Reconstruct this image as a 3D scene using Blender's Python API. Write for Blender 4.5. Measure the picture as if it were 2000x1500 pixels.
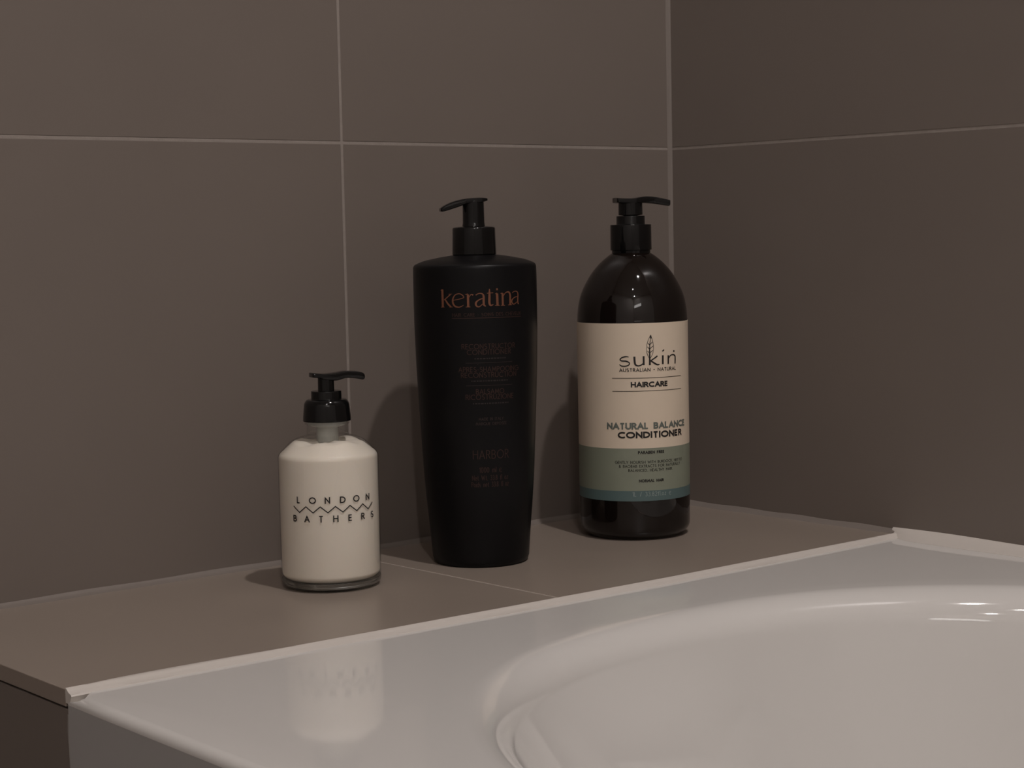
import bpy, bmesh, math
from math import sin, cos, pi, radians, hypot, atan2, sqrt
from mathutils import Vector, Matrix

for o in list(bpy.data.objects):
    bpy.data.objects.remove(o, do_unlink=True)
scene = bpy.context.scene
COL = scene.collection

# ------------------------------------------------------------------ camera
cam_d = bpy.data.cameras.new('camera')
cam_d.sensor_fit = 'HORIZONTAL'
cam_d.sensor_width = 36.0
cam_d.lens = 63.94
cam_d.clip_start = 0.01
cam = bpy.data.objects.new('camera', cam_d)
COL.objects.link(cam)
RT = Vector((0.76426616, -0.6445596, -0.02098003))
UP = Vector((0.06977618, 0.05030614, 0.99629342))
FW = Vector((0.64111507, 0.76289725, -0.08342219))
m = Matrix((RT, UP, -FW)).transposed().to_4x4()
m.translation = Vector((-1.09851701, -1.09316521, 0.23315395))
cam.matrix_world = m
scene.camera = cam

# ------------------------------------------------------------------ world, lamps, exposure
world = bpy.data.worlds.new('world')
scene.world = world
world.use_nodes = True
world.node_tree.nodes['Background'].inputs[0].default_value = (0.9, 0.85, 0.8, 1)
world.node_tree.nodes['Background'].inputs[1].default_value = 0.0
vs = scene.view_settings
scene.display_settings.display_device = 'sRGB'
vs.view_transform = 'Standard'
vs.look = 'None'
vs.exposure = 0.0
vs.gamma = 1.0
vs.use_curve_mapping = False

CEIL = 2.0
FLOOR = -0.56
ROOM_X = -2.4
ROOM_Y = -2.7

def lamp(name, loc, power, col, size, size_y=None, rot=(0, 0, 0)):
    d = bpy.data.lights.new(name, 'AREA')
    d.energy = power
    d.color = col
    d.size = size
    if size_y:
        d.shape = 'RECTANGLE'
        d.size_y = size_y
    else:
        d.shape = 'DISK'
    o = bpy.data.objects.new(name, d)
    o.location = loc
    o.rotation_euler = rot
    COL.objects.link(o)
    return o

MAIN_LAMP = (-0.42, -1.05)
SECOND_LAMP = (-1.25, -1.40)
FILL_LAMP = (-1.75, -2.20)
lamp('downlight_or_fill', (MAIN_LAMP[0], MAIN_LAMP[1], CEIL - 0.012), 15.5, (1.0, 0.93, 0.905), 0.07)
lamp('downlight_or_fill', (SECOND_LAMP[0], SECOND_LAMP[1], CEIL - 0.012), 2.8, (1.0, 0.94, 0.90), 0.05)
lamp('downlight_or_fill', (FILL_LAMP[0], FILL_LAMP[1], CEIL - 0.012), 9.0, (1.0, 0.93, 0.905), 0.07)  # added fill lamp behind the camera, lifts the room's bounce light
lamp('mirror_light', (-1.75, ROOM_Y + 0.05, 1.15), 5.5, (1.0, 0.96, 0.93), 0.95, 0.2, (pi / 2, 0, pi))

# ------------------------------------------------------------------ helpers
def obj(name, bm, mats, parent=None, smooth=True, angle=40, recalc=True):
    if recalc:
        bmesh.ops.recalc_face_normals(bm, faces=bm.faces)
    me = bpy.data.meshes.new(name)
    bm.to_mesh(me)
    bm.free()
    if not isinstance(mats, (list, tuple)):
        mats = [mats]
    for mt in mats:
        me.materials.append(mt)
    if smooth:
        for p in me.polygons:
            p.use_smooth = True
        me.set_sharp_from_angle(angle=radians(angle))
    o = bpy.data.objects.new(name, me)
    COL.objects.link(o)
    if parent:
        o.parent = parent
    return o

def empty(name, loc, label, cat, group=None):
    o = bpy.data.objects.new(name, None)
    o.empty_display_size = 0.02
    o.location = loc
    COL.objects.link(o)
    o['label'] = label
    o['category'] = cat
    if group:
        o['group'] = group
    return o

def struct(o):
    o['kind'] = 'structure'
    return o

def add_box(bm, a, b, bev=0.0, seg=2):
    r = bmesh.ops.create_cube(bm, size=1.0)
    vsx = r['verts']
    for v in vsx:
        v.co = Vector([(a[i] + b[i]) / 2 + v.co[i] * (b[i] - a[i]) for i in range(3)])
    if bev > 0:
        es = set()
        for v in vsx:
            es.update(v.link_edges)
        bmesh.ops.bevel(bm, geom=list(es), offset=bev, segments=seg, affect='EDGES', profile=0.5)

def add_lathe(bm, prof, n=96, mat=0, wob=None):
    """prof: list of (r, z); closes at the axis where r == 0"""
    rings = []
    for r, z in prof:
        if r <= 1e-7:
            rings.append([bm.verts.new((0, 0, z))])
        else:
            ring = []
            for k in range(n):
                a = 2 * pi * k / n
                ring.append(bm.verts.new((r * cos(a), r * sin(a), z)))
            rings.append(ring)
    for A, B in zip(rings, rings[1:]):
        if len(A) == 1 and len(B) == 1:
            continue
        for k in range(n):
            k2 = (k + 1) % n
            if len(A) == 1:
                f = bm.faces.new((A[0], B[k], B[k2]))
            elif len(B) == 1:
                f = bm.faces.new((A[k], A[k2], B[0]))
            else:
                f = bm.faces.new((A[k], A[k2], B[k2], B[k]))
            f.material_index = mat
    return rings

def rnd(prof, rad, seg=4):
    """round the corners of an (r, z) profile; rad: radius or list"""
    out = [prof[0]]
    for i in range(1, len(prof) - 1):
        p0, p1, p2 = Vector(prof[i - 1]), Vector(prof[i]), Vector(prof[i + 1])
        r = rad[i] if isinstance(rad, (list, tuple)) else rad
        d0, d1 = p0 - p1, p2 - p1
        t = min(r, d0.length * 0.45, d1.length * 0.45)
        if t < 1e-6:
            out.append(tuple(p1))
            continue
        a = p1 + d0.normalized() * t
        b = p1 + d1.normalized() * t
        for k in range(seg + 1):
            s = k / seg
            q = a * (1 - s) ** 2 + p1 * 2 * s * (1 - s) + b * s * s
            out.append(tuple(q))
    out.append(prof[-1])
    return out

def spline(pts, per=8):
    """Catmull-Rom through tuples of any length"""
    P = [pts[0]] + list(pts) + [pts[-1]]
    out = []
    for i in range(1, len(P) - 2):
        for k in range(per):
            t = k / per
            out.append(tuple(0.5 * (2 * b + (c - a) * t + (2 * a - 5 * b + 4 * c - d) * t * t + (3 * b - a - 3 * c + d) * t ** 3)
                             for a, b, c, d in zip(P[i - 1], P[i], P[i + 1], P[i + 2])))
    out.append(tuple(pts[-1]))
    return out

# ------------------------------------------------------------------ materials
def mat(name, color, rough=0.5, metal=0.0, spec=0.5, noise=0.0, nscale=20, rnoise=0.0, bump=0.0, bscale=300, coat=0.0, sss=0.0, ior=1.5):
    mt = bpy.data.materials.new(name)
    mt.use_nodes = True
    nt = mt.node_tree
    b = nt.nodes['Principled BSDF']
    b.inputs['Base Color'].default_value = (*color, 1)
    b.inputs['Roughness'].default_value = rough
    b.inputs['Metallic'].default_value = metal
    b.inputs['Specular IOR Level'].default_value = spec
    b.inputs['IOR'].default_value = ior
    b.inputs['Coat Weight'].default_value = coat
    if sss:
        b.inputs['Subsurface Weight'].default_value = sss
        b.inputs['Subsurface Radius'].default_value = (0.004, 0.003, 0.002)
        b.inputs['Subsurface Scale'].default_value = 1.0
    tc = nt.nodes.new('ShaderNodeTexCoord')
    if noise or rnoise:
        n = nt.nodes.new('ShaderNodeTexNoise')
        n.inputs['Scale'].default_value = nscale
        n.inputs['Detail'].default_value = 4
        nt.links.new(tc.outputs['Object'], n.inputs['Vector'])
        if noise:
            mx = nt.nodes.new('ShaderNodeMix')
            mx.data_type = 'RGBA'
            mx.inputs[6].default_value = (*[c * (1 - noise) for c in color], 1)
            mx.inputs[7].default_value = (*[min(1, c * (1 + noise)) for c in color], 1)
            nt.links.new(n.outputs['Fac'], mx.inputs[0])
            nt.links.new(mx.outputs[2], b.inputs['Base Color'])
        if rnoise:
            mr = nt.nodes.new('ShaderNodeMapRange')
            mr.inputs[3].default_value = rough - rnoise
            mr.inputs[4].default_value = rough + rnoise
            nt.links.new(n.outputs['Fac'], mr.inputs[0])
            nt.links.new(mr.outputs[0], b.inputs['Roughness'])
    if bump:
        n2 = nt.nodes.new('ShaderNodeTexNoise')
        n2.inputs['Scale'].default_value = bscale
        n2.inputs['Detail'].default_value = 3
        nt.links.new(tc.outputs['Object'], n2.inputs['Vector'])
        bp = nt.nodes.new('ShaderNodeBump')
        bp.inputs['Strength'].default_value = bump
        bp.inputs['Distance'].default_value = 0.001
        nt.links.new(n2.outputs['Fac'], bp.inputs['Height'])
        nt.links.new(bp.outputs['Normal'], b.inputs['Normal'])
    return mt

def thin_glass(name, tint, rough=0.02):
    """clear vessel wall modelled as one sheet: Fresnel mirror over a clear sheet"""
    mt = bpy.data.materials.new(name)
    mt.use_nodes = True
    nt = mt.node_tree
    nt.nodes.remove(nt.nodes['Principled BSDF'])
    out = nt.nodes['Material Output']
    tr = nt.nodes.new('ShaderNodeBsdfTransparent')
    tr.inputs[0].default_value = (*tint, 1)
    gl = nt.nodes.new('ShaderNodeBsdfGlossy')
    gl.inputs['Roughness'].default_value = rough
    fr = nt.nodes.new('ShaderNodeFresnel')
    ge = nt.nodes.new('ShaderNodeNewGeometry')
    mr = nt.nodes.new('ShaderNodeMapRange')
    mr.inputs[3].default_value = 1.5
    mr.inputs[4].default_value = 1 / 1.5
    nt.links.new(ge.outputs['Backfacing'], mr.inputs[0])
    nt.links.new(mr.outputs[0], fr.inputs[0])
    mx = nt.nodes.new('ShaderNodeMixShader')
    nt.links.new(fr.outputs[0], mx.inputs[0])
    nt.links.new(tr.outputs[0], mx.inputs[1])
    nt.links.new(gl.outputs[0], mx.inputs[2])
    nt.links.new(mx.outputs[0], out.inputs[0])
    return mt

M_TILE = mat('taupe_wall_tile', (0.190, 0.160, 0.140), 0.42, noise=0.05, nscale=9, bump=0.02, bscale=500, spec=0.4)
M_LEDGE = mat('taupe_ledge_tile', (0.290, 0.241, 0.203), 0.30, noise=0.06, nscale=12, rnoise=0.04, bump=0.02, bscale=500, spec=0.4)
M_GROUT = mat('light_grout', (0.30, 0.262, 0.235), 0.85, noise=0.15, nscale=150, bump=0.2, bscale=900)
M_LEDGE_GROUT = mat('pale_grout', (0.44, 0.385, 0.34), 0.85, noise=0.15, nscale=150)
M_SILICONE = mat('white_silicone', (0.63, 0.585, 0.54), 0.35, noise=0.04, nscale=60)
M_CORNER = mat('taupe_silicone', (0.205, 0.175, 0.155), 0.6, noise=0.04, nscale=60)
M_SEAM = mat('grey_sealant', (0.34, 0.32, 0.30), 0.5)
M_PANEL = mat('grey_white_panel', (0.44, 0.43, 0.42), 0.12)
M_TUB = mat('white_acrylic', (0.68, 0.66, 0.635), 0.06, noise=0.01, nscale=3, spec=0.5)
M_PAINT = mat('white_paint', (0.76, 0.73, 0.70), 0.8, noise=0.03, nscale=5)
M_FLOOR = mat('floor_tile', (0.22, 0.19, 0.17), 0.5, noise=0.1, nscale=6)
M_RING = mat('brushed_metal', (0.6, 0.6, 0.6), 0.3, metal=1.0)
M_DIFF = mat('lamp_cover', (0.8, 0.8, 0.8), 0.4)
M_MATT_BLACK = mat('satin_black_plastic', (0.0065, 0.0062, 0.0068), 0.36, spec=0.16, bump=0.02, bscale=1200)
M_PUMP_BLACK = mat('black_pump_plastic', (0.0055, 0.0052, 0.0052), 0.10, spec=0.34)
M_GLOSS_BLACK = mat('dark_amber_plastic', (0.0075, 0.0048, 0.0038), 0.045, spec=0.5)
M_LABEL_CREAM = mat('cream_label', (0.74, 0.625, 0.495), 0.5, noise=0.02, nscale=40)
M_LABEL_GREEN = mat('sage_green_label', (0.240, 0.262, 0.200), 0.5, noise=0.02, nscale=40)
M_LABEL_BLUE = mat('teal_label', (0.095, 0.15, 0.15), 0.5, noise=0.02, nscale=40)
M_INK = mat('black_ink', (0.012, 0.010, 0.009), 0.5)
M_INK_SOFT = mat('brown_black_ink', (0.07, 0.055, 0.04), 0.5)
M_INK_GREEN = mat('dark_green_ink', (0.125, 0.145, 0.128), 0.5)
M_INK_PALE = mat('pale_blue_ink', (0.30, 0.36, 0.34), 0.5)
M_COPPER = mat('copper_foil_ink', (0.21, 0.082, 0.044), 0.4, metal=0.3)
M_COPPER_DIM = mat('dull_copper_ink', (0.050, 0.021, 0.015), 0.45, metal=0.3)
M_COPPER_FAINT = mat('faint_copper_ink', (0.035, 0.018, 0.015), 0.5)
M_GLASS = thin_glass('clear_glass_wall', (0.97, 0.98, 0.97))
M_LOTION = mat('cream_lotion', (0.86, 0.78, 0.69), 0.45, sss=0.15, noise=0.02, nscale=30)
M_TUBE = mat('translucent_dip_tube', (0.42, 0.42, 0.39), 0.3)
M_BASE_GLASS = bpy.data.materials.new('thick_base_glass')
M_BASE_GLASS.use_nodes = True
_b = M_BASE_GLASS.node_tree.nodes['Principled BSDF']
_b.inputs['Base Color'].default_value = (0.90, 0.93, 0.90, 1)
_b.inputs['Roughness'].default_value = 0.03
_b.inputs['IOR'].default_value = 1.5
_b.inputs['Transmission Weight'].default_value = 1.0

# ------------------------------------------------------------------ the room
GR = 0.0021        # grout width
def tiled_wall(name, axis, joints_u, joints_z):
    """tiles as bevelled slabs over a grout bed; axis 'y' = wall in plane y=0, 'x' = plane x=0"""
    bm = bmesh.new()
    u0, u1, z0, z1 = joints_u[0], joints_u[-1], joints_z[0], joints_z[-1]
    def bx(ua, ub, za, zb, d0, d1, bev):
        if axis == 'y':
            add_box(bm, (ua, d0, za), (ub, d1, zb), bev, 2)
        else:
            add_box(bm, (d0, ua, za), (d1, ub, zb), bev, 2)
    for i in range(len(joints_u) - 1):
        for j in range(len(joints_z) - 1):
            bx(joints_u[i] + (GR / 2 if i else 0), joints_u[i + 1] - (GR / 2 if i < len(joints_u) - 2 else 0),
               joints_z[j] + GR / 2, joints_z[j + 1] - GR / 2, 0.0, 0.009, 0.0004)
    tiles = set(bm.faces)
    bx(u0, u1, z0, z1, 0.0003, 0.03, 0)
    for f in bm.faces:
        if f not in tiles:
            f.material_index = 1
    return struct(obj(name, bm, [M_TILE, M_GROUT], smooth=False))

ZJ = [FLOOR, -0.3, 0.3, 0.9, 1.5, CEIL]
ZJ = [FLOOR, -0.3, 0.0 - 0.02, 0.3, 0.6, 0.9, 1.2, 1.5, 1.8, CEIL]
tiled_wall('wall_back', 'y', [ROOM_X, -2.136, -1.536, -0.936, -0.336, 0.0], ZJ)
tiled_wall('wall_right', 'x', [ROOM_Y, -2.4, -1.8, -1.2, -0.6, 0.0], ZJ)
bm = bmesh.new(); add_box(bm, (ROOM_X - 0.03, ROOM_Y, FLOOR), (ROOM_X, 0.0, CEIL)); struct(obj('wall_left', bm, M_PAINT, smooth=False))
bm = bmesh.new(); add_box(bm, (ROOM_X, ROOM_Y - 0.03, FLOOR), (0.0, ROOM_Y, CEIL)); struct(obj('wall_front', bm, M_PAINT, smooth=False))
bm = bmesh.new(); add_box(bm, (ROOM_X - 0.03, ROOM_Y - 0.03, FLOOR - 0.03), (0.03, 0.03, FLOOR)); struct(obj('floor', bm, M_FLOOR, smooth=False))
bm = bmesh.new(); add_box(bm, (ROOM_X - 0.03, ROOM_Y - 0.03, CEIL), (0.03, 0.03, CEIL + 0.03)); struct(obj('ceiling', bm, M_PAINT, smooth=False))

# downlight rings in the ceiling, the third around the added fill lamp, and the light bar on the wall opposite
for k, (x, y) in enumerate((MAIN_LAMP, SECOND_LAMP, FILL_LAMP)):
    bm = bmesh.new()
    add_lathe(bm, [(0.038, CEIL), (0.038, CEIL - 0.010), (0.052, CEIL - 0.006), (0.056, CEIL)], 48)
    o = obj('trim_%d' % (k + 1), bm, M_RING)
    o.location = (x, y, 0)
    struct(o)
bm = bmesh.new(); add_box(bm, (-2.24, ROOM_Y, 1.04), (-1.26, ROOM_Y + 0.04, 1.26), 0.004); struct(obj('trim_4', bm, M_RING))

# silicone in the wall corner
bm = bmesh.new()
z0, z1 = 0.0, CEIL
secs = [(-0.0036, 0.0), (-0.0028, -0.0004), (-0.0016, -0.0009), (-0.0006, -0.0014), (0.0, -0.0022), (0.001, 0.001)]
A = [bm.verts.new((x, y, z0)) for x, y in secs]
B = [bm.verts.new((x, y, z1)) for x, y in secs]
for k in range(len(secs)):
    bm.faces.new((A[k], A[(k + 1) % len(secs)], B[(k + 1) % len(secs)], B[k]))
struct(obj('trim_5', bm, M_CORNER))

# ------------------------------------------------------------------ tiled ledge between wall and tub
XL, YF, TUBZ = -0.679, -0.232, -0.0024
ledge = empty('tiled_ledge', (-0.34, -0.115, FLOOR), 'taupe tiled ledge the three pump bottles stand on, between wall and white bathtub', 'ledge')
def child_at(o, parent):
    o.location = -Vector(parent.location)
    return o
def poly_prism(bm, pts, za, zb, bev=0.0005):
    lo = [bm.verts.new((x, y, za)) for x, y in pts]
    hi = [bm.verts.new((x, y, zb)) for x, y in pts]
    fs = [bm.faces.new(lo[::-1]), bm.faces.new(hi)]
    n = len(pts)
    for k in range(n):
        fs.append(bm.faces.new((lo[k], lo[(k + 1) % n], hi[(k + 1) % n], hi[k])))
    bmesh.ops.bevel(bm, geom=list({e for f in fs for e in f.edges}), offset=bev, segments=2, affect='EDGES', profile=0.5)
def seam_y(x):
    pts = [(-0.70, -0.2262), (-0.25, -0.2393), (0.05, -0.2385)]
    for (a, ya), (b, yb) in zip(pts, pts[1:]):
        if x <= b:
            return ya + (yb - ya) * (x - a) / (b - a)
    return pts[-1][1]
JB, JF = -0.3462, -0.3410     # joint x at the wall and at the front
bm = bmesh.new(); poly_prism(bm, [(XL, -0.0015), (JB - 0.001, -0.0015), (JF - 0.001, seam_y(JF) + 0.001), (XL, seam_y(XL) + 0.001)], -0.0095, 0)
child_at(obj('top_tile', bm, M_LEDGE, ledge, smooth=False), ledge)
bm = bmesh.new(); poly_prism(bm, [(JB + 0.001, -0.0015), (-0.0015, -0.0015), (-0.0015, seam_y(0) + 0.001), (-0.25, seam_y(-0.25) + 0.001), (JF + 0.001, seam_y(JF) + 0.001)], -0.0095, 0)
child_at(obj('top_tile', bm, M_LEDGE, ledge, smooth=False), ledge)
bm = bmesh.new()
add_box(bm, (JB - 0.004, -0.2345, -0.008), (JF + 0.004, -0.0012, -0.0004))
child_at(obj('grout_joint', bm, M_LEDGE_GROUT, ledge, smooth=False), ledge)
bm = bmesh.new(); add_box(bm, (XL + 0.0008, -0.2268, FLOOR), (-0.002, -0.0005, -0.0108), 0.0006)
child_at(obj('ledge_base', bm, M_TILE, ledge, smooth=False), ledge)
# sealant where the ledge meets both walls
bm = bmesh.new()
def fillet_run(bm, path, secf, close=True):
    rows = []
    for i, p in enumerate(path):
        rows.append([bm.verts.new(q) for q in secf(i, p)])
    n = len(rows[0])
    for a, b in zip(rows, rows[1:]):
        for k in range(n if close else n - 1):
            bm.faces.new((a[k], a[(k + 1) % n], b[(k + 1) % n], b[k]))
    bm.faces.new(rows[0]); bm.faces.new(rows[-1][::-1])
N = 60
path = [XL + (0 - XL) * i / N for i in range(N + 1)]
fillet_run(bm, path, lambda i, x: [(x, 0.0005, -0.001), (x, 0.0, 0.0030 + 0.0003 * sin(i * .7)), (x, -0.0010, 0.0017), (x, -0.0028, 0.0008), (x, -0.0052 - 0.0004 * sin(i * .9), 0.0), (x, -0.0052, -0.001)])
path = [-0.2355 * i / 30 for i in range(31)]
fillet_run(bm, path, lambda i, y: [(0.0005, y, -0.001), (0.0, y, 0.0030 + 0.0003 * sin(i * .8)), (-0.0016, y, 0.0024), (-0.0040, y, 0.0010), (-0.0070 - 0.0004 * sin(i), y, 0.0), (-0.0070, y, -0.001)])
child_at(obj('wall_sealant', bm, M_CORNER, ledge), ledge)

# ------------------------------------------------------------------ bathtub
tub = empty('bathtub', (-0.34, -1.09, FLOOR), 'glossy white acrylic bathtub with oval basin in front of the tiled ledge', 'bathtub')
TX0, TX1, TY0, TY1 = -0.6795, -0.002, -1.93, -0.2365
CXB, CYB, AB, BB, NB = -0.329, -1.09, 0.308, 0.410, 2.38
CY_HEAD, CY_FOOT = -0.7155, -1.45
NT = 320
def sup(p, a, b, n):
    """basin outline: rounded head, straight sides, rounded foot; p = (angle, centre y)"""
    t, cy = p
    c, s = cos(t), sin(t)
    return (CXB + a * math.copysign(abs(c) ** (2 / n), c), cy + b * math.copysign(abs(s) ** (2 / n), s))
def even(a, b, n):
    ps = [(pi * k / 2000, CY_HEAD) for k in range(2001)]
    ps += [(pi, CY_HEAD + (CY_FOOT - CY_HEAD) * k / 400) for k in range(1, 401)]
    ps += [(pi + pi * k / 2000, CY_FOOT) for k in range(1, 2001)]
    ps += [(2 * pi, CY_FOOT + (CY_HEAD - CY_FOOT) * k / 400) for k in range(1, 401)]
    P = [sup(q, a, b, n) for q in ps]
    L = [0]
    for p, q in zip(P, P[1:]):
        L.append(L[-1] + hypot(p[0] - q[0], p[1] - q[1]))
    out = []; j = 0
    for k in range(NT):
        w = L[-1] * k / NT
        while L[j + 1] < w:
            j += 1
        out.append(ps[j])
    return out
TS = even(AB, BB, NB)
bm = bmesh.new()
rings = []
# outer border of the deck: the ray from the basin centre through each outline point, clipped to the rectangle
def outer(t, inset):
    x, y = sup(t, AB, BB, NB)
    dx, dy = x - CXB, y - CYB
    x0, x1, y0, y1 = TX0 + inset, TX1, TY0 + inset, TY1
    k = min([(x1 - CXB) / dx if dx > 1e-9 else 1e9, (x0 - CXB) / dx if dx < -1e-9 else 1e9,
             (y1 - CYB) / dy if dy > 1e-9 else 1e9, (y0 - CYB) / dy if dy < -1e-9 else 1e9])
    x, y = CXB + dx * k, CYB + dy * k
    if y > -0.30 and dy * k >= (y1 - CYB) - 1e-6:
        y = seam_y(x) - 0.0022
    return x, y
RO = 0.0055
def ring(fn):
    rings.append([bm.verts.new(fn(t)) for t in TS])
ring(lambda t: (*outer(t, 0.0), FLOOR + 0.05))
ring(lambda t: (*outer(t, 0.0), -0.25))
ring(lambda t: (*outer(t, 0.0), TUBZ - RO - 0.0004))
for k in range(0, 7):
    a = k / 6 * pi / 2
    ring(lambda t: (*outer(t, RO * (1 - cos(a))), TUBZ - RO * (1 - sin(a))))
def lerp_ring(k):
    def fn(t):
        xo, yo = outer(t, RO)
        xi, yi = sup(t, AB, BB, NB)
        return (xo + (xi - xo) * k, yo + (yi - yo) * k, TUBZ)
    return fn
for k in (0.3, 0.6, 0.85):
    ring(lerp_ring(k))
# basin profile: (inset from rim, depth), rolled rim then steep wall then rounded bottom
RR = 0.025
prof = [(0.0, 0.0)]
for k in range(1, 13):
    a = radians(78) * k / 12
    prof.append((RR * sin(a), RR * (1 - cos(a))))
d0, z0_ = prof[-1]
for k in range(1, 13):
    z = z0_ + (0.33 - z0_) * k / 12
    prof.append((d0 + (z - z0_) * 0.20, z))
d1, z1_ = prof[-1]
for k in range(1, 9):
    a = pi / 2 * k / 8
    prof.append((d1 + 0.07 * sin(a), z1_ + 0.07 * (1 - cos(a))))
for ins, dep in prof:
    def fn(t, ins=ins, dep=dep):
        # the head and foot slope back more than the sides
        n = NB
        lean = 1.0 + 1.1 * max(0.0, (dep - RR)) / 0.33 * abs(sin(t[0])) ** 2
        # below the rolled rim the wall eases into the backrest at the head's left corner
        w = max(0.0, sin(t[0])) * min(1.0, max(0.0, (0.15 - cos(t[0])) / 0.55))
        ease = 0.055 * w * min(1.0, max(0.0, dep - 0.022) / 0.06)
        a = AB - ins - ease
        b = BB - ins * lean - ease
        x, y = sup(t, a, b, n)
        return (x, y, TUBZ - dep)
    ring(fn)
for A, B in zip(rings, rings[1:]):
    for k in range(NT):
        bm.faces.new((A[k], A[(k + 1) % NT], B[(k + 1) % NT], B[k]))
c = bm.verts.new((CXB, CYB, TUBZ - prof[-1][1] - 0.006))
for k in range(NT):
    bm.faces.new((rings[-1][k], rings[-1][(k + 1) % NT], c))
for f in bm.faces:
    if f.calc_center_median().z < TUBZ - RO - 0.0001 and max(abs(v.co.x - CXB) for v in f.verts) > 0.333:
        f.material_index = 1
child_at(obj('tub_shell', bm, [M_TUB, M_PANEL], tub, angle=60), tub)

# white sealant bead between ledge and tub (hand-laid, so it wavers)
EDGE = [(-0.6788, -0.2285), (-0.672, -0.2262), (-0.6442, -0.2240), (-0.595, -0.2254), (-0.5441, -0.2288), (-0.5153, -0.2305), (-0.481, -0.2315), (-0.4371, -0.2335),
        (-0.3816, -0.2352), (-0.3441, -0.2370), (-0.337, -0.2376), (-0.2984, -0.2392), (-0.2509, -0.2396), (-0.2036, -0.2408), (-0.151, -0.2404),
        (-0.0922, -0.2378), (-0.0314, -0.2370), (-0.0120, -0.2385), (-0.0030, -0.2350)]
E2 = spline(EDGE, 8)
bm = bmesh.new()
def sec(i, p):
    x, y = p
    y = max(y, seam_y(x) + 0.0014)
    ye = seam_y(x) + 0.001            # edge of the tile under the bead
    t = 0.0050 + 0.0005 * sin(i * 0.13) + 0.0003 * sin(i * 0.41)
    yb = seam_y(x) - t
    return [(x, y + 0.0010, -0.0010), (x, y, 0.0001), (x, y - 0.0002, 0.0004), (x, ye + 0.0001, 0.0006), (x, ye - 0.0010, 0.0003), (x, ye - 0.0020, -0.0004),
            (x, ye - 0.0034, -0.0014), (x, yb, TUBZ + 0.0003), (x, yb - 0.0006, TUBZ - 0.0005), (x, yb + 0.0015, TUBZ - 0.005), (x, ye + 0.0005, TUBZ - 0.005)]
fillet_run(bm, E2, sec)
o = obj('silicone_bead', bm, M_SILICONE)
o['label'] = 'thin white silicone bead along the seam between tiled ledge and bathtub'
o['category'] = 'sealant'
# wide bead between tub deck and right wall
bm = bmesh.new()
path = [-0.2330 - 1.69 * i / 160 for i in range(161)]
def sec2(i, y):
    h = 0.0038 + 0.0006 * sin(i * 0.37)
    s = min(1.0, 0.35 + i * 0.3)
    w = (0.0145 + 0.001 * sin(i * 0.29)) * s
    return [(0.0, y, TUBZ - 0.001), (0.0, y, h), (-0.0012, y, h + 0.0002), (-0.0025, y, h - 0.0008), (-0.5 * w, y, TUBZ + 0.0034), (-w * .8, y, TUBZ + 0.0010), (-w, y, TUBZ + 0.0001), (-w, y, TUBZ - 0.001)]
fillet_run(bm, path, sec2)
o = obj('silicone_bead', bm, M_SILICONE)
o['label'] = 'wide white silicone bead between the bathtub rim and the right tiled wall'
o['category'] = 'sealant'
# seam down the side, where the tub meets the ledge end
bm = bmesh.new()
path = [-0.0135 - 0.53 * i / 120 for i in range(121)]
fillet_run(bm, path, lambda i, z: [(-0.6770, -0.2262, z), (-0.6783 - 0.0004 * sin(i * .8), -0.2264 + 0.0003 * sin(i * 0.6), z), (-0.6790 - 0.0003 * sin(i * .5), -0.2280, z),
                                    (-0.6788, -0.2300 - 0.0003 * sin(i * .9), z), (-0.6775, -0.2304, z)])
o = obj('silicone_bead', bm, M_SEAM)
o['label'] = 'vertical grey sealant seam between the ledge end and the bathtub side, lower left'
o['category'] = 'sealant'

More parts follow.
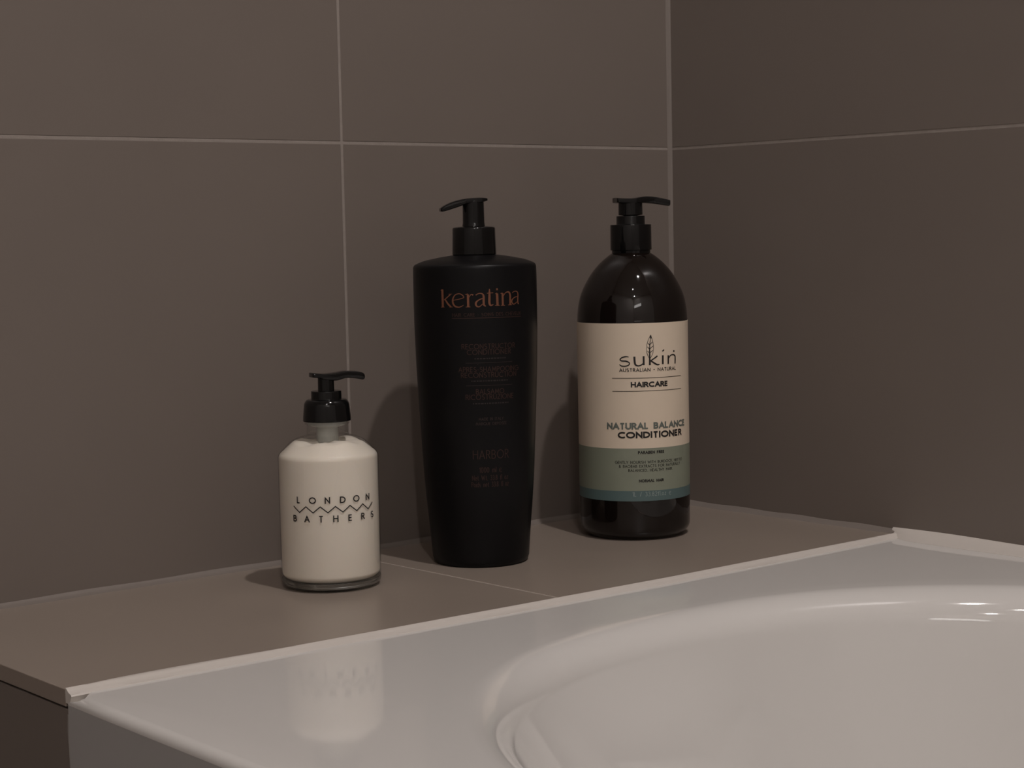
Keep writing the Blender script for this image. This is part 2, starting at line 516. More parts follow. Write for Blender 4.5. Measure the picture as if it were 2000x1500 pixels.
# ------------------------------------------------------------------ lettering: stroke glyphs laid on the curved bottle wall
def arc(cx, cy, rx, ry, a0, a1, n=10):
    return [(cx + rx * cos(radians(a0 + (a1 - a0) * k / n)), cy + ry * sin(radians(a0 + (a1 - a0) * k / n))) for k in range(n + 1)]
O_ = lambda w: arc(w / 2, .5, w / 2, .5, 90, 450, 24)
G = {
 'A': (.72, [[(0, 0), (.36, 1), (.72, 0)], [(.13, .33), (.59, .33)]]),
 'B': (.52, [[(0, 0), (0, 1)], [(0, 1), (.26, 1)] + arc(.26, .76, .2, .24, 90, -90)[1:] + [(0, .52)], [(.22, .52)] + arc(.27, .26, .24, .26, 90, -90) + [(0, 0)]]),
 'C': (.78, [arc(.5, .5, .5, .5, 50, 310, 18)]),
 'D': (.70, [[(0, 0), (0, 1), (.2, 1)] + arc(.2, .5, .5, .5, 90, -90, 14)[1:] + [(0, 0)]]),
 'E': (.46, [[(.46, 1), (0, 1), (0, 0), (.46, 0)], [(0, .52), (.42, .52)]]),
 'F': (.44, [[(.44, 1), (0, 1), (0, 0)], [(0, .52), (.38, .52)]]),
 'G': (.85, [arc(.5, .5, .5, .5, 50, 360, 20) + [(.55, .5)]]),
 'H': (.62, [[(0, 0), (0, 1)], [(.62, 0), (.62, 1)], [(0, .52), (.62, .52)]]),
 'I': (.0, [[(0, 0), (0, 1)]]),
 'K': (.55, [[(0, 0), (0, 1)], [(.5, 1), (0, .45)], [(.14, .58), (.55, 0)]]),
 'L': (.42, [[(0, 1), (0, 0), (.42, 0)]]),
 'M': (.80, [[(0, 0), (.1, 1), (.4, .2), (.7, 1), (.8, 0)]]),
 'N': (.64, [[(0, 0), (0, 1), (.64, 0), (.64, 1)]]),
 'O': (.94, [O_(.94)]),
 'P': (.48, [[(0, 0), (0, 1), (.22, 1)] + arc(.22, .74, .26, .26, 90, -90)[1:] + [(0, .48)]]),
 'Q': (.94, [O_(.94), [(.6, .25), (.95, -.05)]]),
 'R': (.52, [[(0, 0), (0, 1), (.22, 1)] + arc(.22, .75, .25, .25, 90, -90)[1:] + [(0, .5)], [(.22, .5), (.52, 0)]]),
 'S': (.50, [arc(.26, .75, .22, .25, 40, 270, 12) + arc(.25, .25, .25, .25, 90, -140, 12)[1:]]),
 'T': (.56, [[(0, 1), (.56, 1)], [(.28, 1), (.28, 0)]]),
 'U': (.60, [[(0, 1), (0, .3)] + arc(.3, .3, .3, .3, 180, 360, 12) + [(.6, 1)]]),
 'W': (1.0, [[(0, 1), (.26, 0), (.5, .9), (.74, 0), (1, 1)]]),
'V': (.62, [[(0, 1), (.31, 0), (.62, 1)]]),
 'X': (.62, [[(0, 0), (.62, 1)], [(0, 1), (.62, 0)]]),
 'Y': (.62, [[(0, 1), (.31, .48), (.62, 1)], [(.31, .48), (.31, 0)]]),
 'Z': (.56, [[(0, 1), (.56, 1), (0, 0), (.56, 0)]]),
 '&': (.70, [[(.7, 0), (.15, .75)] + arc(.32, .8, .17, .2, 195, -20, 10) + [(.1, .35)] + arc(.27, .24, .22, .24, 150, 300, 8) + [(.68, .42)]]),
 '0': (.5, [arc(.25, .5, .25, .5, 90, 450, 18)]),
 '1': (.2, [[(0, .8), (.2, 1), (.2, 0)]]),
 '2': (.48, [arc(.24, .74, .24, .26, 165, -30, 10) + [(0, 0), (.5, 0)]]),
 '3': (.46, [arc(.22, .76, .2, .24, 150, -80, 10) + arc(.22, .26, .24, .26, 80, -150, 10)]),
 '8': (.48, [arc(.24, .76, .19, .24, 90, 450, 14), arc(.24, .26, .24, .26, 90, 450, 14)]),
 '/': (.35, [[(0, -.05), (.35, 1.05)]]),
 '.': (.0, [[(0, 0), (0, .06)]]), ',': (.06, [[(.06, .05), (0, -.15)]]), '-': (.26, [[(0, .42), (.26, .42)]]),
 '*': (.22, [arc(.11, .5, .09, .09, 90, 450, 10)]), "'": (.0, [[(0, .85), (0, 1)]]),
 'e': (.5, [[(0, .33), (.5, .33)] + arc(.25, .33, .25, .33, 0, 310, 14)]),
 'm': (.72, [[(0, 0), (0, .65)], arc(.18, .42, .18, .22, 180, 0, 8) + [(.36, 0)], arc(.54, .42, .18, .22, 180, 0, 8) + [(.72, 0)]]),
 'l': (.0, [[(0, 0), (0, 1)]]),
 't': (.3, [[(.13, .95), (.13, .1), (.3, 0)], [(0, .66), (.3, .66)]]),
 'i': (.0, [[(0, 0), (0, .65)], [(0, .9), (0, .97)]]),
 'n': (.40, [[(0, 0), (0, .65)], arc(.2, .42, .2, .23, 180, 0, 8) + [(.4, 0)]]),
 'o': (.48, [arc(.24, .33, .24, .33, 90, 450, 14)]),
 'd': (.48, [arc(.24, .33, .24, .33, 90, 450, 14), [(.48, 0), (.48, 1)]]),
 's': (.34, [arc(.17, .48, .15, .17, 40, 270, 8) + arc(.17, .16, .16, .16, 90, -140, 8)[1:]]),
 'f': (.32, [[(.12, 0), (.12, .8), (.3, 1)], [(0, .62), (.3, .62)]]),
 'z': (.38, [[(0, .65), (.38, .65), (0, 0), (.38, 0)]]),
 '~': (.62, [arc(.35, .33, .35, .40, 40, 320, 14), [(.05, .33), (.5, .33)]]),
}
class Wrap:
    """maps (angle deg, z mm) to the bottle wall, angle counted from the direction phi0"""
    def __init__(self, prof, phi0, lift=0.00012):
        self.p = sorted((z, r) for r, z in prof); self.phi0 = radians(phi0); self.lift = lift
    def r(self, z):
        P = self.p
        for (a, ra), (b, rb) in zip(P, P[1:]):
            if a <= z <= b and b > a:
                return ra + (rb - ra) * (z - a) / (b - a)
        return P[0][1] if z < P[0][0] else P[-1][1]
    def __call__(self, ang, z):
        r = self.r(z) + self.lift
        a = self.phi0 + radians(ang)
        return (r * cos(a), r * sin(a), z)

def ribbon(bm, wrap, pts, mat_i=0):
    """pts: (angle deg, z m, width m) centre line; a flat printed stroke that follows the wall"""
    R0 = wrap.r(pts[0][1])
    P = [(radians(a) * R0, z, w) for a, z, w in pts]
    Q = [P[0]]
    for a, b in zip(P, P[1:]):
        L = hypot(a[0] - b[0], a[1] - b[1])
        n = max(1, int(math.ceil(L / 0.0012)))
        for k in range(1, n + 1):
            t = k / n
            Q.append(tuple(a[i] + (b[i] - a[i]) * t for i in range(3)))
    closed = hypot(Q[0][0] - Q[-1][0], Q[0][1] - Q[-1][1]) < 1e-6 and len(Q) > 3
    L_, R_ = [], []
    n = len(Q)
    for i in range(n):
        p = Q[i]
        a = Q[i - 1] if i > 0 else (Q[-2] if closed else None)
        b = Q[i + 1] if i < n - 1 else (Q[1] if closed else None)
        d1 = Vector((p[0] - a[0], p[1] - a[1])).normalized() if a else None
        d2 = Vector((b[0] - p[0], b[1] - p[1])).normalized() if b else None
        if d1 is None: d1 = d2
        if d2 is None: d2 = d1
        d = d1 + d2
        d = d.normalized() if d.length > 1e-6 else d1
        nn = Vector((-d.y, d.x))
        c = max(0.5, abs(nn.dot(Vector((-d1.y, d1.x)))))
        h = p[2] / 2 / c
        L_.append((p[0] + nn.x * h, p[1] + nn.y * h)); R_.append((p[0] - nn.x * h, p[1] - nn.y * h))
    vl = [bm.verts.new(wrap(math.degrees(u / R0), z)) for u, z in L_]
    vr = [bm.verts.new(wrap(math.degrees(u / R0), z)) for u, z in R_]
    for i in range(n - 1):
        f = bm.faces.new((vr[i], vr[i + 1], vl[i + 1], vl[i]))
        f.material_index = mat_i

def text(bm, wrap, s, a0, a1, z, hgt, sw, mat_i=0, track=None):
    """string s between the angles a0 and a1 (deg), baseline z, cap height hgt, stroke sw (metres)"""
    R0 = wrap.r(z)
    width = radians(a1 - a0) * R0
    adv = [0.42 if ch == ' ' else G[ch][0] for ch in s]
    gaps = len(s) - 1
    tot = sum(adv)
    g0 = 0.26
    sx = (width - sw) / (hgt * (tot + g0 * gaps)) if track is None else 1.0
    if track is None and sx > 1.0:          # letters keep their shape, the tracking takes the rest
        sx = min(sx, 1.18)
        g0 = ((width - sw) / (hgt * sx) - tot) / gaps
    u = -width / 2 + sw / 2
    mid = radians((a0 + a1) / 2) * R0
    for ch, ad in zip(s, adv):
        if ch != ' ':
            for st in G[ch][1]:
                q = [(mid + u + x * hgt * sx, z + sw / 2 + y * (hgt - sw)) for x, y in st]
                if st[0] != st[-1]:          # square ends where a stroke stops on the base or cap line
                    for e, i in ((0, 1), (-1, -2)):
                        if abs(st[e][1]) < 0.02 or abs(st[e][1] - 1) < 0.02:
                            dx, dz = q[e][0] - q[i][0], q[e][1] - q[i][1]
                            L = hypot(dx, dz)
                            if abs(dz) > 0.5 * L:
                                q[e] = (q[e][0] + dx / L * sw / 2, q[e][1] + dz / L * sw / 2)
                ribbon(bm, wrap, [(math.degrees(a / R0), b, sw) for a, b in q], mat_i)
        u += (ad + g0) * hgt * sx

def rule(bm, wrap, a0, a1, z, w, mat_i=0):
    ribbon(bm, wrap, [(a0, z, w), (a1, z, w)], mat_i)

def word(bm, wrap, strokes, mat_i=0, smooth=True, bold=1.0):
    for st in strokes:
        p = [(a, z / 1000, w / 1000 * bold) for a, z, w in st]
        if smooth and len(p) > 2:
            p = spline(p, 6)
        ribbon(bm, wrap, p, mat_i)

def pump_head(bm, secs, squash=1.0):
    """spout swept along +X: secs = (s, z_top, z_bottom, half_width)"""
    rows = []
    for s, zt, zb, hw in secs:
        cz, hz = (zt + zb) / 2, (zt - zb) / 2
        row = []
        for k in range(20):
            a = 2 * pi * k / 20
            c, q = cos(a), sin(a)
            e = 2 / 6.0
            row.append(bm.verts.new((s, hw * math.copysign(abs(c) ** e, c), cz + hz * math.copysign(abs(q) ** e, q))))
        rows.append(row)
    for a, b in zip(rows, rows[1:]):
        for k in range(20):
            bm.faces.new((a[k], a[(k + 1) % 20], b[(k + 1) % 20], b[k]))
    bm.faces.new(rows[0]); bm.faces.new(rows[-1][::-1])

def fine(secs, per=5):
    return spline(secs, per)

def stepped(bm, prof, n=64):
    add_lathe(bm, prof, n)

# ================================================================== tall tapered black bottle
KC = (-0.2904748, -0.0933511); KPHI = -128.94
ker = empty('pump_bottle', (KC[0], KC[1], 0), 'tall matt black tapered conditioner bottle with copper lettering and black pump, in the middle', 'bottle', 'pump bottles on the tiled ledge')
ker_prof = [(0, 0.0012), (0.024, 0.0012), (0.029, 0.0), (0.0322, 0.0002), (0.0335, 0.0012), (0.0344, 0.0042)]
for z, r in [(0.0226, .0358), (0.045, .0378), (0.0646, .0392), (0.092, .0406), (0.1188, .0419), (0.142, .04285), (0.1639, .0434), (0.180, .04355), (0.195, .0436), (0.2055, .0435)]:
    ker_prof.append((r, z))
ker_prof = ker_prof[:6] + [(r, z) for r, z in spline(ker_prof[5:], 4)][1:]
ker_prof += rnd([(0.0435, 0.2056), (0.0434, 0.2108), (0.036, 0.2139), (0.022, 0.2166), (0.0138, 0.2176), (0.0138, 0.2200)], [0, .0028, .01, .008, .001, 0], 5)[1:]
ker_prof += [(0, 0.2200)]
bm = bmesh.new(); add_lathe(bm, ker_prof, 128)
ker_body = obj('bottle_body', bm, M_MATT_BLACK, ker, angle=50)
W = Wrap([(r, z) for r, z in ker_prof[6:-6]], KPHI)
bm = bmesh.new()
KERATINA_WORD = [[[-30.92,194.69,1.65],[-30.85,182.56,1.65]],[[-32.67,194.05,0.52],[-30.92,194.69,0.52]],[[-32.74,182.56,0.43],[-29.14,182.69,0.43]],[[-22.79,191.26,0.69],[-29.24,187.46,0.69]],[[-28.25,187.88,0.87],[-25.54,184.9,1.21],[-22.57,182.76,1.04]],[[-24.64,191.53,0.35],[-21.45,191.59,0.35]],[[-24.07,182.6,0.35],[-20.98,182.68,0.35]],[[-20.31,187.21,0.43],[-10.87,188.83,0.52],[-11.71,190.74,0.69],[-14.53,191.71,0.61],[-18.06,191.02,0.69],[-20.35,188.7,0.95],[-20.69,185.73,1.21],[-18.95,183.38,1.13],[-15.43,182.51,0.78],[-12.51,183.12,0.52],[-10.75,183.96,0.35]],[[-6.57,191.11,1.56],[-6.56,182.63,1.56]],[[-8.85,191.13,0.52],[-6.55,191.53,0.52]],[[-8.81,182.58,0.43],[-4.59,182.61,0.43]],[[-5.79,188.98,0.43],[-3.77,191.07,0.61],[-1.83,190.62,1.13]],[[0.4,190.58,0.87],[2.95,191.59,0.61],[5.75,191.54,0.78],[7.39,190.03,1.3],[7.4,186.21,1.47],[7.75,183.67,1.21],[9.46,182.86,0.52]],[[7.33,188.34,0.52],[3.38,187.35,0.78],[0.53,185.5,1.21],[0.74,183.38,1.13],[3.24,182.57,0.69],[6.68,184.53,0.52]],[[12.93,194.57,0.61],[12.82,190.34,1.47],[12.63,185.26,1.56],[13.76,183.32,1.13],[16.35,183.9,0.43]],[[10.57,191.66,0.52],[16.34,191.87,0.52]],[[19.99,191.24,1.65],[20.19,183.17,1.65]],[[18.33,191.06,0.52],[20.01,191.66,0.52]],[[17.81,183.1,0.43],[22.3,183.11,0.43]],[[19.18,194.22,1.3],[20.83,194.18,1.3]],[[25.29,191.32,1.47],[25.39,183.02,1.47]],[[23.53,182.99,0.43],[27.62,183.0,0.43]],[[26.2,189.59,0.52],[28.53,191.66,0.61],[31.53,192.0,1.04],[33.05,190.26,1.39],[33.15,186.42,1.47],[33.13,183.22,1.39]],[[30.85,183.16,0.43],[34.98,183.17,0.43]],[[23.43,191.15,0.52],[25.3,191.53,0.52]],[[35.62,191.25,0.69],[37.65,192.26,0.52],[40.73,192.17,0.69],[42.19,190.42,0.95],[41.88,186.16,1.04],[42.23,184.01,0.87],[43.28,183.55,0.43]],[[41.71,188.73,0.43],[37.6,187.99,0.61],[34.98,186.15,0.95],[35.27,184.44,0.87],[37.37,183.52,0.61],[41.13,185.11,0.43]]]
word(bm, W, KERATINA_WORD, 0)
text(bm, W, "HAIR CARE - SOINS DES CHEVEUX".replace('V', 'V'), -21.5, 45.3, 0.1760, 0.0024, 0.00028, 1)
rule(bm, W, -22, 45.6, 0.1749, 0.00040, 1)
text(bm, W, "RECONSTRUCTOR", -13.6, 37.8, 0.1536, 0.0036, 0.00042, 1)
text(bm, W, "CONDITIONER", -8.9, 33.0, 0.1497, 0.0036, 0.00042, 1)
rule(bm, W, -10.2, 34.6, 0.1441, 0.00022, 2)
text(bm, W, "APRES-SHAMPOOING", -17.2, 41.6, 0.1378, 0.0036, 0.00042, 1)
text(bm, W, "RECONSTRUCTION", -15.0, 39.2, 0.1339, 0.0036, 0.00042, 1)
text(bm, W, "'", 0.5, 2.3, 0.1412, 0.0020, 0.00035, 1, track=1)
rule(bm, W, -10.5, 34.8, 0.1284, 0.00022, 2)
text(bm, W, "BALSAMO", -1.4, 25.8, 0.1225, 0.0036, 0.00042, 1)
text(bm, W, "RICOSTRUZIONE", -11.2, 36.2, 0.1187, 0.0036, 0.00042, 1)
text(bm, W, "MADE IN ITALY", 0.6, 25.2, 0.1042, 0.0020, 0.00025, 2)
text(bm, W, "MARQUE DEPOSEE", -2.2, 28.6, 0.1009, 0.0020, 0.00025, 2)
text(bm, W, "HARBOR", -5.9, 30.9, 0.0773, 0.0062, 0.00048, 1)
text(bm, W, "1000 ml ~", 0.0, 23.4, 0.0678, 0.0038, 0.00038, 1)
text(bm, W, "Net Wt. 33.8 fl oz", -7.5, 30.4, 0.0624, 0.0036, 0.00034, 1)
text(bm, W, "Poids net 33.8 fl oz", -8.2, 31.2, 0.0577, 0.0036, 0.00034, 1)
# hair-fine lines of print under each heading
for a0, a1, z in ((-2.0, 27.5, 0.1470), (-5.5, 29.5, 0.1316), (-4.5, 30.5, 0.1160)):
    a = a0; i = 0
    while a < a1:
        w = (1.2, 2.2, 1.7, 2.6, 1.4)[i % 5]
        rule(bm, W, a, min(a + w, a1), z, 0.0009, 3); a += w + 0.8; i += 1
o = obj('printed_lettering', bm, [M_COPPER, M_COPPER_DIM, M_COPPER_FAINT, mat('barely_visible_ink', (0.018, 0.011, 0.010), 0.5)], ker_body, smooth=False, recalc=False)
o['label'] = 'copper lettering on the matt black wall'
# collar, neck and spout
bm = bmesh.new()
add_lathe(bm, rnd([(0, 0.2176), (0.0150, 0.2176), (0.0156, 0.2178), (0.0152, 0.2300), (0.0151, 0.2368), (0.0072, 0.2378), (0, 0.2378)], [0, .0004, .0004, 0, .0012, .0008, 0], 4), 72)
obj('pump_collar', bm, M_PUMP_BLACK, ker)
bm = bmesh.new()
add_lathe(bm, rnd([(0, 0.2370), (0.0082, 0.2370), (0.0079, 0.2388), (0.0077, 0.2400), (0.0075, 0.2540), (0.0074, 0.2562), (0, 0.2566)], [0, .0003, .001, .001, .0, .0008, 0], 3), 56)
hd = obj('pump_head', bm, M_PUMP_BLACK, ker)
bm = bmesh.new()
pump_head(bm, fine([(-0.0097, 0.2567, 0.2553, 0.0035), (-0.0088, 0.2571, 0.2550, 0.0056), (-0.0050, 0.2575, 0.2540, 0.0070), (0.0, 0.2574, 0.2536, 0.0074), (0.0060, 0.2570, 0.2530, 0.0070),
                    (0.0105, 0.2562, 0.2514, 0.0058), (0.0150, 0.2550, 0.2500, 0.0050), (0.0190, 0.2534, 0.2488, 0.0045), (0.0222, 0.2516, 0.2481, 0.0040), (0.0238, 0.2504, 0.2484, 0.0030)]))
sp = obj('spout', bm, M_PUMP_BLACK, hd)
sp.rotation_euler = (0, 0, radians(-40.1 + 180 + 12))

# ================================================================== round-shouldered bottle with cream label
SC_ = (-0.1338534, -0.0895070); SPHI = -133.865
suk = empty('pump_bottle', (SC_[0], SC_[1], 0), 'glossy dark round-shouldered conditioner bottle with cream, sage and teal label, nearest the corner', 'bottle', 'pump bottles on the tiled ledge')
prof_a = rnd([(0, 0.0015), (0.026, 0.0015), (0.030, 0.0), (0.0362, 0.0), (0.0421, 0.0062), (0.0422, 0.014)], [0, .003, .002, .004, .005, 0], 6)
dome = [(0.0422, 0.014), (0.0422, 0.070), (0.0421, 0.120), (0.0421, 0.160), (0.0420, 0.1660), (0.0413, 0.1740), (0.0397, 0.1818), (0.0372, 0.1885), (0.0338, 0.1950), (0.0298, 0.2012), (0.0243, 0.2075), (0.0185, 0.2125), (0.0146, 0.2152)]
suk_prof = prof_a[:-1] + spline(dome, 8) + [(0.0146, 0.2175), (0, 0.2175)]
bm = bmesh.new(); add_lathe(bm, suk_prof, 160)
# raised recycling-arc mark low on the bottle
suk_body = obj('bottle_body', bm, M_GLOSS_BLACK, suk, angle=50)
WS = Wrap([(r, z) for r, z in suk_prof[len(prof_a):-2]], SPHI, 0.0004)
WB = Wrap([(0.0422, 0.012), (0.0422, 0.04)], SPHI, 0.0001)
bm = bmesh.new()
ribbon(bm, WB, [(2.5, 0.0255, .0003), (3.5, 0.0235, .0006), (5.5, 0.0218, .0006), (9.0, 0.0207, .0004)])
obj('moulded_mark', bm, mat('moulded_mark', (0.03, 0.022, 0.02), 0.25), suk_body, smooth=False, recalc=False)
# wrap-round label in three bands, with a lap joint at the back left
LP = Wrap([(0.0422, 0.02), (0.0422, 0.070), (0.0421, 0.120), (0.0421, 0.1645)], SPHI, 0.00022)
bm = bmesh.new()
zs = [(0.0305, 2), (0.0382, 2), (0.0382, 1), (0.0702, 1), (0.0702, 0), (0.100, 0), (0.130, 0), (0.1636, 0)]
n = 160
for (za, ma), (zb, mb) in zip(zs, zs[1:]):
    if za == zb:
        continue
    A = [bm.verts.new(LP(360 * k / n, za)) for k in range(n)]
    B = [bm.verts.new(LP(360 * k / n, zb)) for k in range(n)]
    for k in range(n):
        f = bm.faces.new((A[k], A[(k + 1) % n], B[(k + 1) % n], B[k])); f.material_index = mb
for z_, zz in ((0.0305, -1), (0.1636, 1)):          # the paper's cut edge
    A = [bm.verts.new(LP(360 * k / n, z_)) for k in range(n)]
    LP.lift = -0.0002
    B = [bm.verts.new(LP(360 * k / n, z_)) for k in range(n)]
    LP.lift = 0.00022
    for k in range(n):
        f = bm.faces.new((A[k], A[(k + 1) % n], B[(k + 1) % n], B[k])); f.material_index = 2 if zz < 0 else 0
lab = obj('wraparound_label', bm, [M_LABEL_CREAM, M_LABEL_GREEN, M_LABEL_BLUE], suk)
lab['label'] = 'cream label with sage green and teal bands'
bm = bmesh.new()
SUKIN_WORD = [[[-3.99,138.67,0.46],[-7.1,138.96,0.85],[-10.81,138.21,0.77],[-12.7,136.87,0.77],[-11.12,135.81,0.85],[-6.65,135.53,0.93],[-3.57,134.36,0.77],[-3.85,132.84,0.7],[-7.26,131.83,0.77],[-10.93,131.92,0.77],[-13.57,133.06,0.54]],[[1.7,138.87,1.31],[1.88,135.25,1.31],[2.61,132.95,1.16],[5.18,131.96,0.85],[8.31,132.48,0.77],[10.7,133.95,0.62]],[[11.0,139.09,1.24],[10.95,132.42,1.24]],[[18.64,152.43,0.31],[17.6,147.88,0.54],[17.3,141.03,0.85],[17.37,132.26,1.31]],[[25.62,138.88,1.01],[22.73,137.45,0.85],[18.27,135.48,0.77]],[[18.27,135.48,0.85],[21.24,134.06,1.01],[25.12,132.41,1.01],[28.05,132.5,0.54]],[[18.65,154.71,0.31],[16.73,152.09,0.31],[14.92,148.71,0.31],[14.26,144.93,0.31],[14.59,141.1,0.31],[15.88,138.78,0.31],[17.2,137.22,0.31]],[[18.65,154.71,0.31],[20.0,151.63,0.31],[21.02,148.56,0.31],[21.55,145.49,0.31],[20.87,141.7,0.31],[19.69,139.45,0.31],[18.04,137.58,0.31]],[[17.41,147.13,0.39],[15.59,148.69,0.39]],[[17.36,144.08,0.39],[15.08,146.04,0.39]],[[17.3,141.03,0.39],[15.02,143.0,0.39]],[[17.68,147.5,0.39],[20.23,149.34,0.39]],[[17.62,144.46,0.39],[21.01,146.46,0.39]],[[17.56,141.41,0.39],[20.61,143.23,0.39]],[[18.63,154.14,0.85],[18.52,152.05,0.85]],[[31.85,139.05,1.31],[31.7,132.55,1.31]],[[31.32,142.12,0.85],[33.51,143.19,0.85]],[[38.65,138.78,1.16],[38.52,132.46,1.16]],[[38.85,136.47,0.77],[41.66,138.65,0.77],[45.47,139.06,0.93],[48.02,137.99,1.01],[48.3,135.28,1.16],[48.04,132.22,1.01]],[[45.48,141.75,1.08],[47.4,141.67,1.08]]]
word(bm, WS, SUKIN_WORD, 0, bold=1.15)
text(bm, WS, "AUSTRALIAN * NATURAL", -13.9, 49.4, 0.1275, 0.0027, 0.00045, 0)
rule(bm, WS, -21.5, 57.6, 0.1228, 0.00040, 1)
rule(bm, WS, -21.5, 57.6, 0.1131, 0.00040, 1)
text(bm, WS, "HAIRCARE", -2.4, 37.7, 0.1159, 0.0041, 0.00105, 0)
text(bm, WS, "NATURAL BALANCE", -28.0, 64.0, 0.0845, 0.0050, 0.00122, 2)
text(bm, WS, "CONDITIONER", -16.4, 57.2, 0.0778, 0.0050, 0.00125, 0)
text(bm, WS, "PARABEN FREE", 3.8, 32.0, 0.0660, 0.0022, 0.00052, 0)
text(bm, WS, "GENTLY NOURISH WITH BURDOCK, NETTLE", -19.8, 57.0, 0.0588, 0.0021, 0.00028, 0)
text(bm, WS, "& BAOBAB EXTRACTS FOR NATURALLY", -15.9, 53.6, 0.0558, 0.0021, 0.00028, 0)
text(bm, WS, "BALANCED, HEALTHY HAIR.", -6.2, 42.0, 0.0527, 0.0021, 0.00028, 0)
text(bm, WS, "NORMAL HAIR", 4.4, 30.9, 0.0447, 0.0022, 0.00052, 0)
text(bm, WS, "1L / 33.82fl.oz ~", -2.5, 40.0, 0.0341, 0.0034, 0.00036, 3)
obj('printed_lettering', bm, [M_INK, M_INK_SOFT, M_INK_GREEN, M_INK_PALE], lab, smooth=False, recalc=False)
bm = bmesh.new()
ribbon(bm, WS, [(-84, 0.1555, .0004), (-84, 0.1510, .0004)], 0)
obj('edge_print', bm, M_INK, lab, smooth=False, recalc=False)
# pump: collar with a waist below, second ring, stem, spout
bm = bmesh.new()
add_lathe(bm, rnd([(0, 0.2152), (0.0147, 0.2152), (0.0147, 0.2172), (0.0157, 0.2174), (0.0156, 0.2366), (0.0109, 0.2369), (0.0108, 0.2432), (0, 0.2434)],
                  [0, .0001, .0003, .0003, .0004, .0004, .0004, 0], 3), 72)
obj('pump_collar', bm, M_PUMP_BLACK, suk)
bm = bmesh.new()
add_lathe(bm, [(0, 0.2425), (0.0092, 0.2440), (0.00915, 0.2500), (0.0091, 0.2542), (0, 0.2544)], 56)
hd = obj('pump_head', bm, M_PUMP_BLACK, suk)
bm = bmesh.new()
pump_head(bm, fine([(-0.0121, 0.2570, 0.2534, 0.0060), (-0.0119, 0.2571, 0.2532, 0.0078), (-0.0090, 0.2568, 0.2528, 0.0090), (0.0, 0.2565, 0.2524, 0.0093), (0.0052, 0.2572, 0.2526, 0.0085),
                    (0.0100, 0.2578, 0.2527, 0.0070), (0.0142, 0.2578, 0.2524, 0.0058), (0.0185, 0.2573, 0.2520, 0.0050), (0.0240, 0.2563, 0.2511, 0.0046), (0.0294, 0.2550, 0.2503, 0.0043), (0.0303, 0.2547, 0.2512, 0.0042)]))
sp = obj('spout', bm, M_PUMP_BLACK, hd)
sp.rotation_euler = (0, 0, radians(-43.9 + 14))

# ================================================================== small clear bottle of cream lotion
LC = (-0.4177173, -0.0908087); LPHI = -124.18
lon = empty('pump_bottle', (LC[0], LC[1], 0), 'small clear glass bottle of cream lotion with black pump, black lettering and zigzag line', 'bottle', 'pump bottles on the tiled ledge')
outer_p = rnd([(0.0296, 0.0), (0.0333, 0.0030), (0.0334, 0.040), (0.0334, 0.0885), (0.0238, 0.0980), (0.0180, 0.1000), (0.0138, 0.1010), (0.0136, 0.1035), (0.0136, 0.1080)],
              [0, .003, 0, .0024, .003, .003, .0015, .001, 0], 8)
bm = bmesh.new()
add_lathe(bm, outer_p + [(0.0148, 0.1086), (0.0148, 0.1108)], 144)
bmesh.ops.recalc_face_normals(bm, faces=bm.faces)
bm.faces.ensure_lookup_table()
f0 = bm.faces[len(bm.faces) // 3]
if f0.normal.dot(Vector((f0.calc_center_median().x, f0.calc_center_median().y, 0))) < 0:
    bmesh.ops.reverse_faces(bm, faces=bm.faces)
glass = obj('glass_wall', bm, M_GLASS, lon, recalc=False)
glass['label'] = 'clear glass wall and neck'
bm = bmesh.new()
add_lathe(bm, rnd([(0, 0.0016), (0.022, 0.0012), (0.0270, 0.0), (0.0296, 0.0), (0.0331, 0.0030), (0.0331, 0.0066), (0.0310, 0.0060), (0.024, 0.0046), (0, 0.0042)],
                  [0, .003, .001, .001, .0025, .0008, .001, .003, 0], 5), 144)
obj('glass_base', bm, M_BASE_GLASS, lon)['label'] = 'thick clear glass base'
# lotion, with an uneven surface that leaves air under the shoulder
bm = bmesh.new()
lot = rnd([(0, 0.0046), (0.024, 0.0050), (0.0305, 0.0066), (0.0325, 0.0090), (0.0328, 0.040), (0.0328, 0.0882), (0.0236, 0.0972), (0.0200, 0.0982), (0.010, 0.0975), (0, 0.0975)],
          [0, .002, .002, .002, 0, .0022, .001, .001, .002, 0], 5)
add_lathe(bm, lot, 144)
for v in bm.verts:
    r = hypot(v.co.x, v.co.y)
    if v.co.z > 0.0962:
        a = atan2(v.co.y, v.co.x)
        v.co.z += 0.0007 * sin(3 * a + 0.6) + 0.0005 * sin(7 * a) - 0.0009
obj('lotion', bm, M_LOTION, lon)['label'] = 'off-white cream lotion filling the glass'
bm = bmesh.new()
add_lathe(bm, [(0, 0.09), (0.0073, 0.09), (0.0073, 0.1062), (0.0128, 0.1078), (0.0130, 0.1106), (0, 0.1106)], 56)
obj('dip_tube', bm, M_TUBE, lon)['label'] = 'translucent grey pump housing inside the neck'
WL = Wrap([(0.0334, 0.01), (0.0334, 0.08)], LPHI, 0.00012)
bm = bmesh.new()
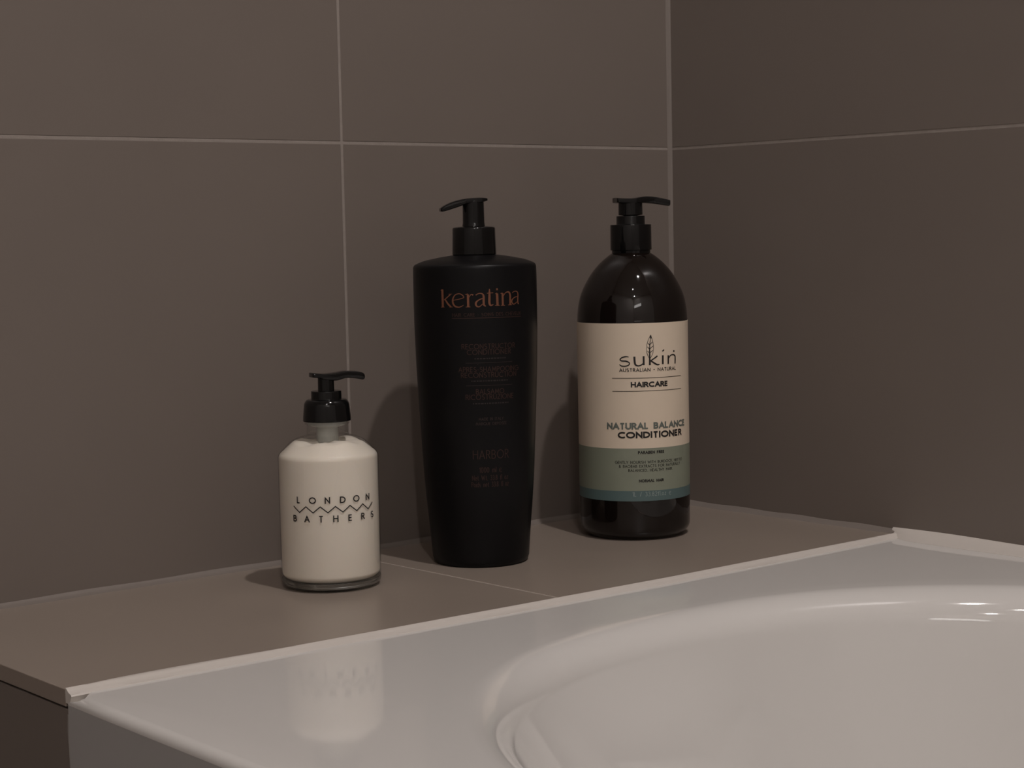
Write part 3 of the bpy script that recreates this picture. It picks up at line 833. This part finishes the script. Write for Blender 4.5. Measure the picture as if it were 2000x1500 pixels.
for ch, a in zip("LONDON", (-37.0, -19.3, -2.3, 15.0, 31.6, 48.4)):
    w = G[ch][0] * 0.0044 + 0.0007
    da = math.degrees(w / 0.0334) / 2
    text(bm, WL, ch + ' ', a - da, a + da + 12, 0.0594, 0.0044, 0.00078, 0, track=1)
for ch, a in zip("BATHERS", (-42.6, -26.5, -10.0, 6.5, 23.3, 40.2, 56.0)):
    w = G[ch][0] * 0.0044 + 0.0007
    da = math.degrees(w / 0.0334) / 2
    text(bm, WL, ch + ' ', a - da, a + da + 12, 0.0472, 0.0044, 0.00078, 0, track=1)
ribbon(bm, WL, [(-44.2 + 8.44 * k, 0.05745 if k % 2 == 0 else 0.0535, 0.00070) for k in range(13)])
obj('printed_lettering', bm, M_INK, glass, smooth=False, recalc=False)
bm = bmesh.new()
add_lathe(bm, rnd([(0, 0.1104), (0.0160, 0.1104), (0.0159, 0.1130), (0.0150, 0.1222), (0.0132, 0.1248), (0.0102, 0.1250), (0.0101, 0.1304), (0, 0.1308)],
                  [0, .0004, .001, .0022, .0012, .0003, .0006, 0], 5), 72)
obj('pump_collar', bm, M_PUMP_BLACK, lon)
bm = bmesh.new()
add_lathe(bm, [(0, 0.1300), (0.0055, 0.1306), (0.0054, 0.1385), (0.0053, 0.1412), (0, 0.1412)], 48)
hd = obj('pump_head', bm, M_PUMP_BLACK, lon)
bm = bmesh.new()
pump_head(bm, fine([(-0.0104, 0.1424, 0.1400, 0.0034), (-0.0098, 0.1428, 0.1397, 0.0048), (-0.0062, 0.1424, 0.1392, 0.0056), (-0.0020, 0.1419, 0.1378, 0.0057), (0.0060, 0.1422, 0.1370, 0.0052),
                    (0.0125, 0.1430, 0.1382, 0.0044), (0.0175, 0.1428, 0.1380, 0.0040), (0.0215, 0.1424, 0.1374, 0.0037), (0.0252, 0.1414, 0.1366, 0.0034), (0.0265, 0.1400, 0.1376, 0.0028)]))
sp = obj('spout', bm, M_PUMP_BLACK, hd)
sp.rotation_euler = (0, 0, radians(-34.2 + 18))
